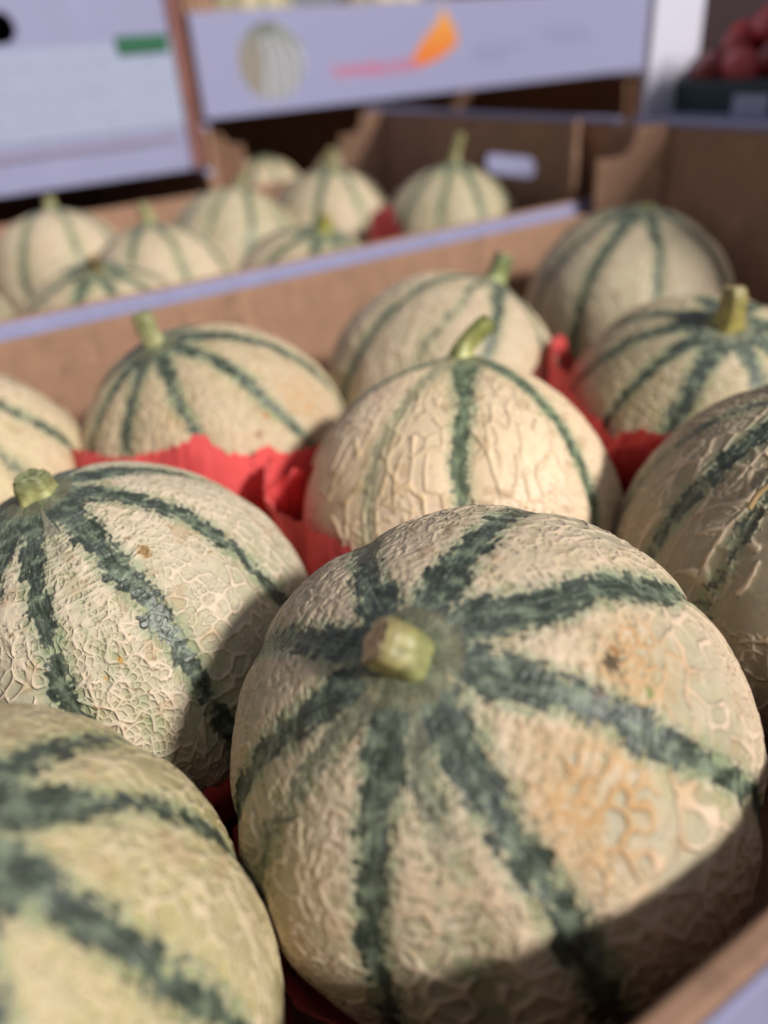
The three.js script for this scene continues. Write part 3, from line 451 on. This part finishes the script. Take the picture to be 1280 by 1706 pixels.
// white open crate of red fruit beyond the right end wall
const WHITE = new THREE.MeshStandardMaterial({ name: 'white crate board', map: printTex.map, color: srgb(255, 255, 255), roughness: 0.6 });
const WHITEPOST = new THREE.MeshStandardMaterial({ name: 'white post board', color: srgb(208, 208, 226), roughness: 0.6 });
{
  const t = thing('white_crate', 'white open-sided crate of red fruit punnets beyond the right end wall', 'crate', [0.64, 0, -0.19]);
  const w = 0.4, d = 0.41, H = 0.34;
  mesh('crate_floor', box(w - 0.02, 0.006, d - 0.02), WHITE, t, 0, 0.135, 0);
  for (const sx of [-1, 1]) for (const sz of [-1, 1]) mesh('corner_post', box(0.045, H, 0.006, 0.0015), WHITEPOST, t, sx * (w / 2 - 0.0225 + 0.006), H / 2, sz * (d / 2 - 0.011));
  for (const s of [-1, 1]) mesh('side_lip', box(0.005, 0.148, d - 0.046), WHITE, t, s * (w / 2 - 0.006), 0.075, 0);
  mesh('end_board', box(w - 0.046, 0.31, 0.006), new THREE.MeshStandardMaterial({ name: 'dark board', color: srgb(44, 24, 30), roughness: 0.8 }), t, 0, 0.156, -d / 2 + 0.009);
  mesh('end_lip', box(w - 0.046, 0.148, 0.006), WHITE, t, 0, 0.075, d / 2 - 0.009);
  const reds = [[120, 24, 28], [156, 40, 44], [86, 18, 26], [176, 62, 66]].map(([r, g, b], i) => new THREE.MeshPhysicalMaterial({ name: 'berry red', color: srgb(r, g, b), roughness: 0.35, clearcoat: 0.3 }));
  const boxm = [new THREE.MeshStandardMaterial({ name: 'punnet card', color: srgb(58, 30, 36), roughness: 0.6 }), new THREE.MeshStandardMaterial({ name: 'punnet card', color: srgb(48, 66, 72), roughness: 0.6 })];
  const lm = new THREE.MeshStandardMaterial({ name: 'punnet label', color: srgb(186, 186, 214), roughness: 0.5 }), r = rng(90);
  const berry = new THREE.SphereGeometry(1, 20, 14), bp = berry.attributes.position; for (let i = 0; i < bp.count; i++) { const y = bp.getY(i), s = 1 - 0.22 * (0.5 - y * 0.5); bp.setXYZ(i, bp.getX(i) * s, y * 1.15, bp.getZ(i) * s); } berry.computeVertexNormals();
  const words = ['white-labelled red punnet nearest the white post', 'second red punnet from the white post', 'third red punnet from the white post at the right edge', '', 'upper red punnet resting on the second one from the white post', 'upper red punnet resting on the one at the right edge'];
  for (const k of [0, 1, 2, 4, 5]) {
    const z = -0.335 + (k % 3) * 0.1, y = 0.1385 + (k > 2 ? 0.07 : 0), p = thing('fruit_punnet', words[k], 'punnet', [0.515, y, z], 'punnets in the white crate');
    const sh = new THREE.Shape(); sh.moveTo(-0.04, 0); sh.lineTo(0.04, 0); sh.lineTo(0.044, 0.024); sh.lineTo(-0.044, 0.024); sh.closePath();
    const g = new THREE.ExtrudeGeometry(sh, { depth: 0.11, bevelEnabled: true, bevelSize: 0.002, bevelThickness: 0.002, bevelSegments: 2 }); g.translate(0, 0.002, -0.055); g.rotateY(Math.PI / 2);
    mesh('punnet_box', g, boxm[(k + 1) % 3 === 1 ? 1 : 0], p);
    mesh('punnet_label', box(0.001, 0.015, 0.024 + 0.01 * (k % 2)), lm, p, -0.0582, 0.013, 0.012 - 0.014 * (k % 3)).rotation.z = 0.0;
    for (let q = 0; q < (k === 0 ? 48 : 24); q++) { const up = q > 23 ? (q > 37 ? 2 : 1) : 0, b = mesh('berry', berry, reds[(r() * 4) | 0], p, -0.045 + (q % 6) * (0.018 - 0.003 * up) + r() * 0.005 + 0.016 * up, 0.03 + r() * 0.01 + up * 0.0165, (-0.031 + (Math.floor(q / 6) % 4) * 0.02) * (1 - 0.2 * up) + r() * 0.004); b.scale.setScalar(0.0095 + r() * 0.003); b.rotation.set(r() * 6, r() * 6, r() * 6); }
  }
}

// ---------------------------------------------------------------- the table under the trays and the ground
{
  const n = 256, c = new Uint8Array(n * n * 4), r = rng(6);
  for (let k = 0; k < n * n; k++) { const x = k % n, y = (k / n) | 0, v = 98 + 22 * noise(x / 20, y / 20, 1) + 18 * (r() - 0.5); c.set([v, v * 0.98, v * 0.95, 255], k * 4); }
  const asphalt = texture(c, n, n, true); asphalt.repeat.set(400, 400);
  const g = mesh('ground', new THREE.PlaneGeometry(400, 400), new THREE.MeshStandardMaterial({ name: 'asphalt', map: asphalt, roughness: 0.95 }), scene, 0, -0.8, 0); g.rotation.x = -Math.PI / 2; g.userData.kind = 'structure';
  const t = mesh('market_tabletop', box(1.9, 0.03, 1.5, 0.004), new THREE.MeshStandardMaterial({ name: 'table board', map: kraftTex.map, color: srgb(170, 160, 150), roughness: 0.8 }), scene, 0.25, -0.0152, -0.45); t.userData.kind = 'structure';
}

const renderer = new THREE.WebGLRenderer();
renderer.toneMapping = THREE.LinearToneMapping; renderer.toneMappingExposure = EXPOSURE; renderer.shadowMap.enabled = true;
renderer.render(scene, camera);
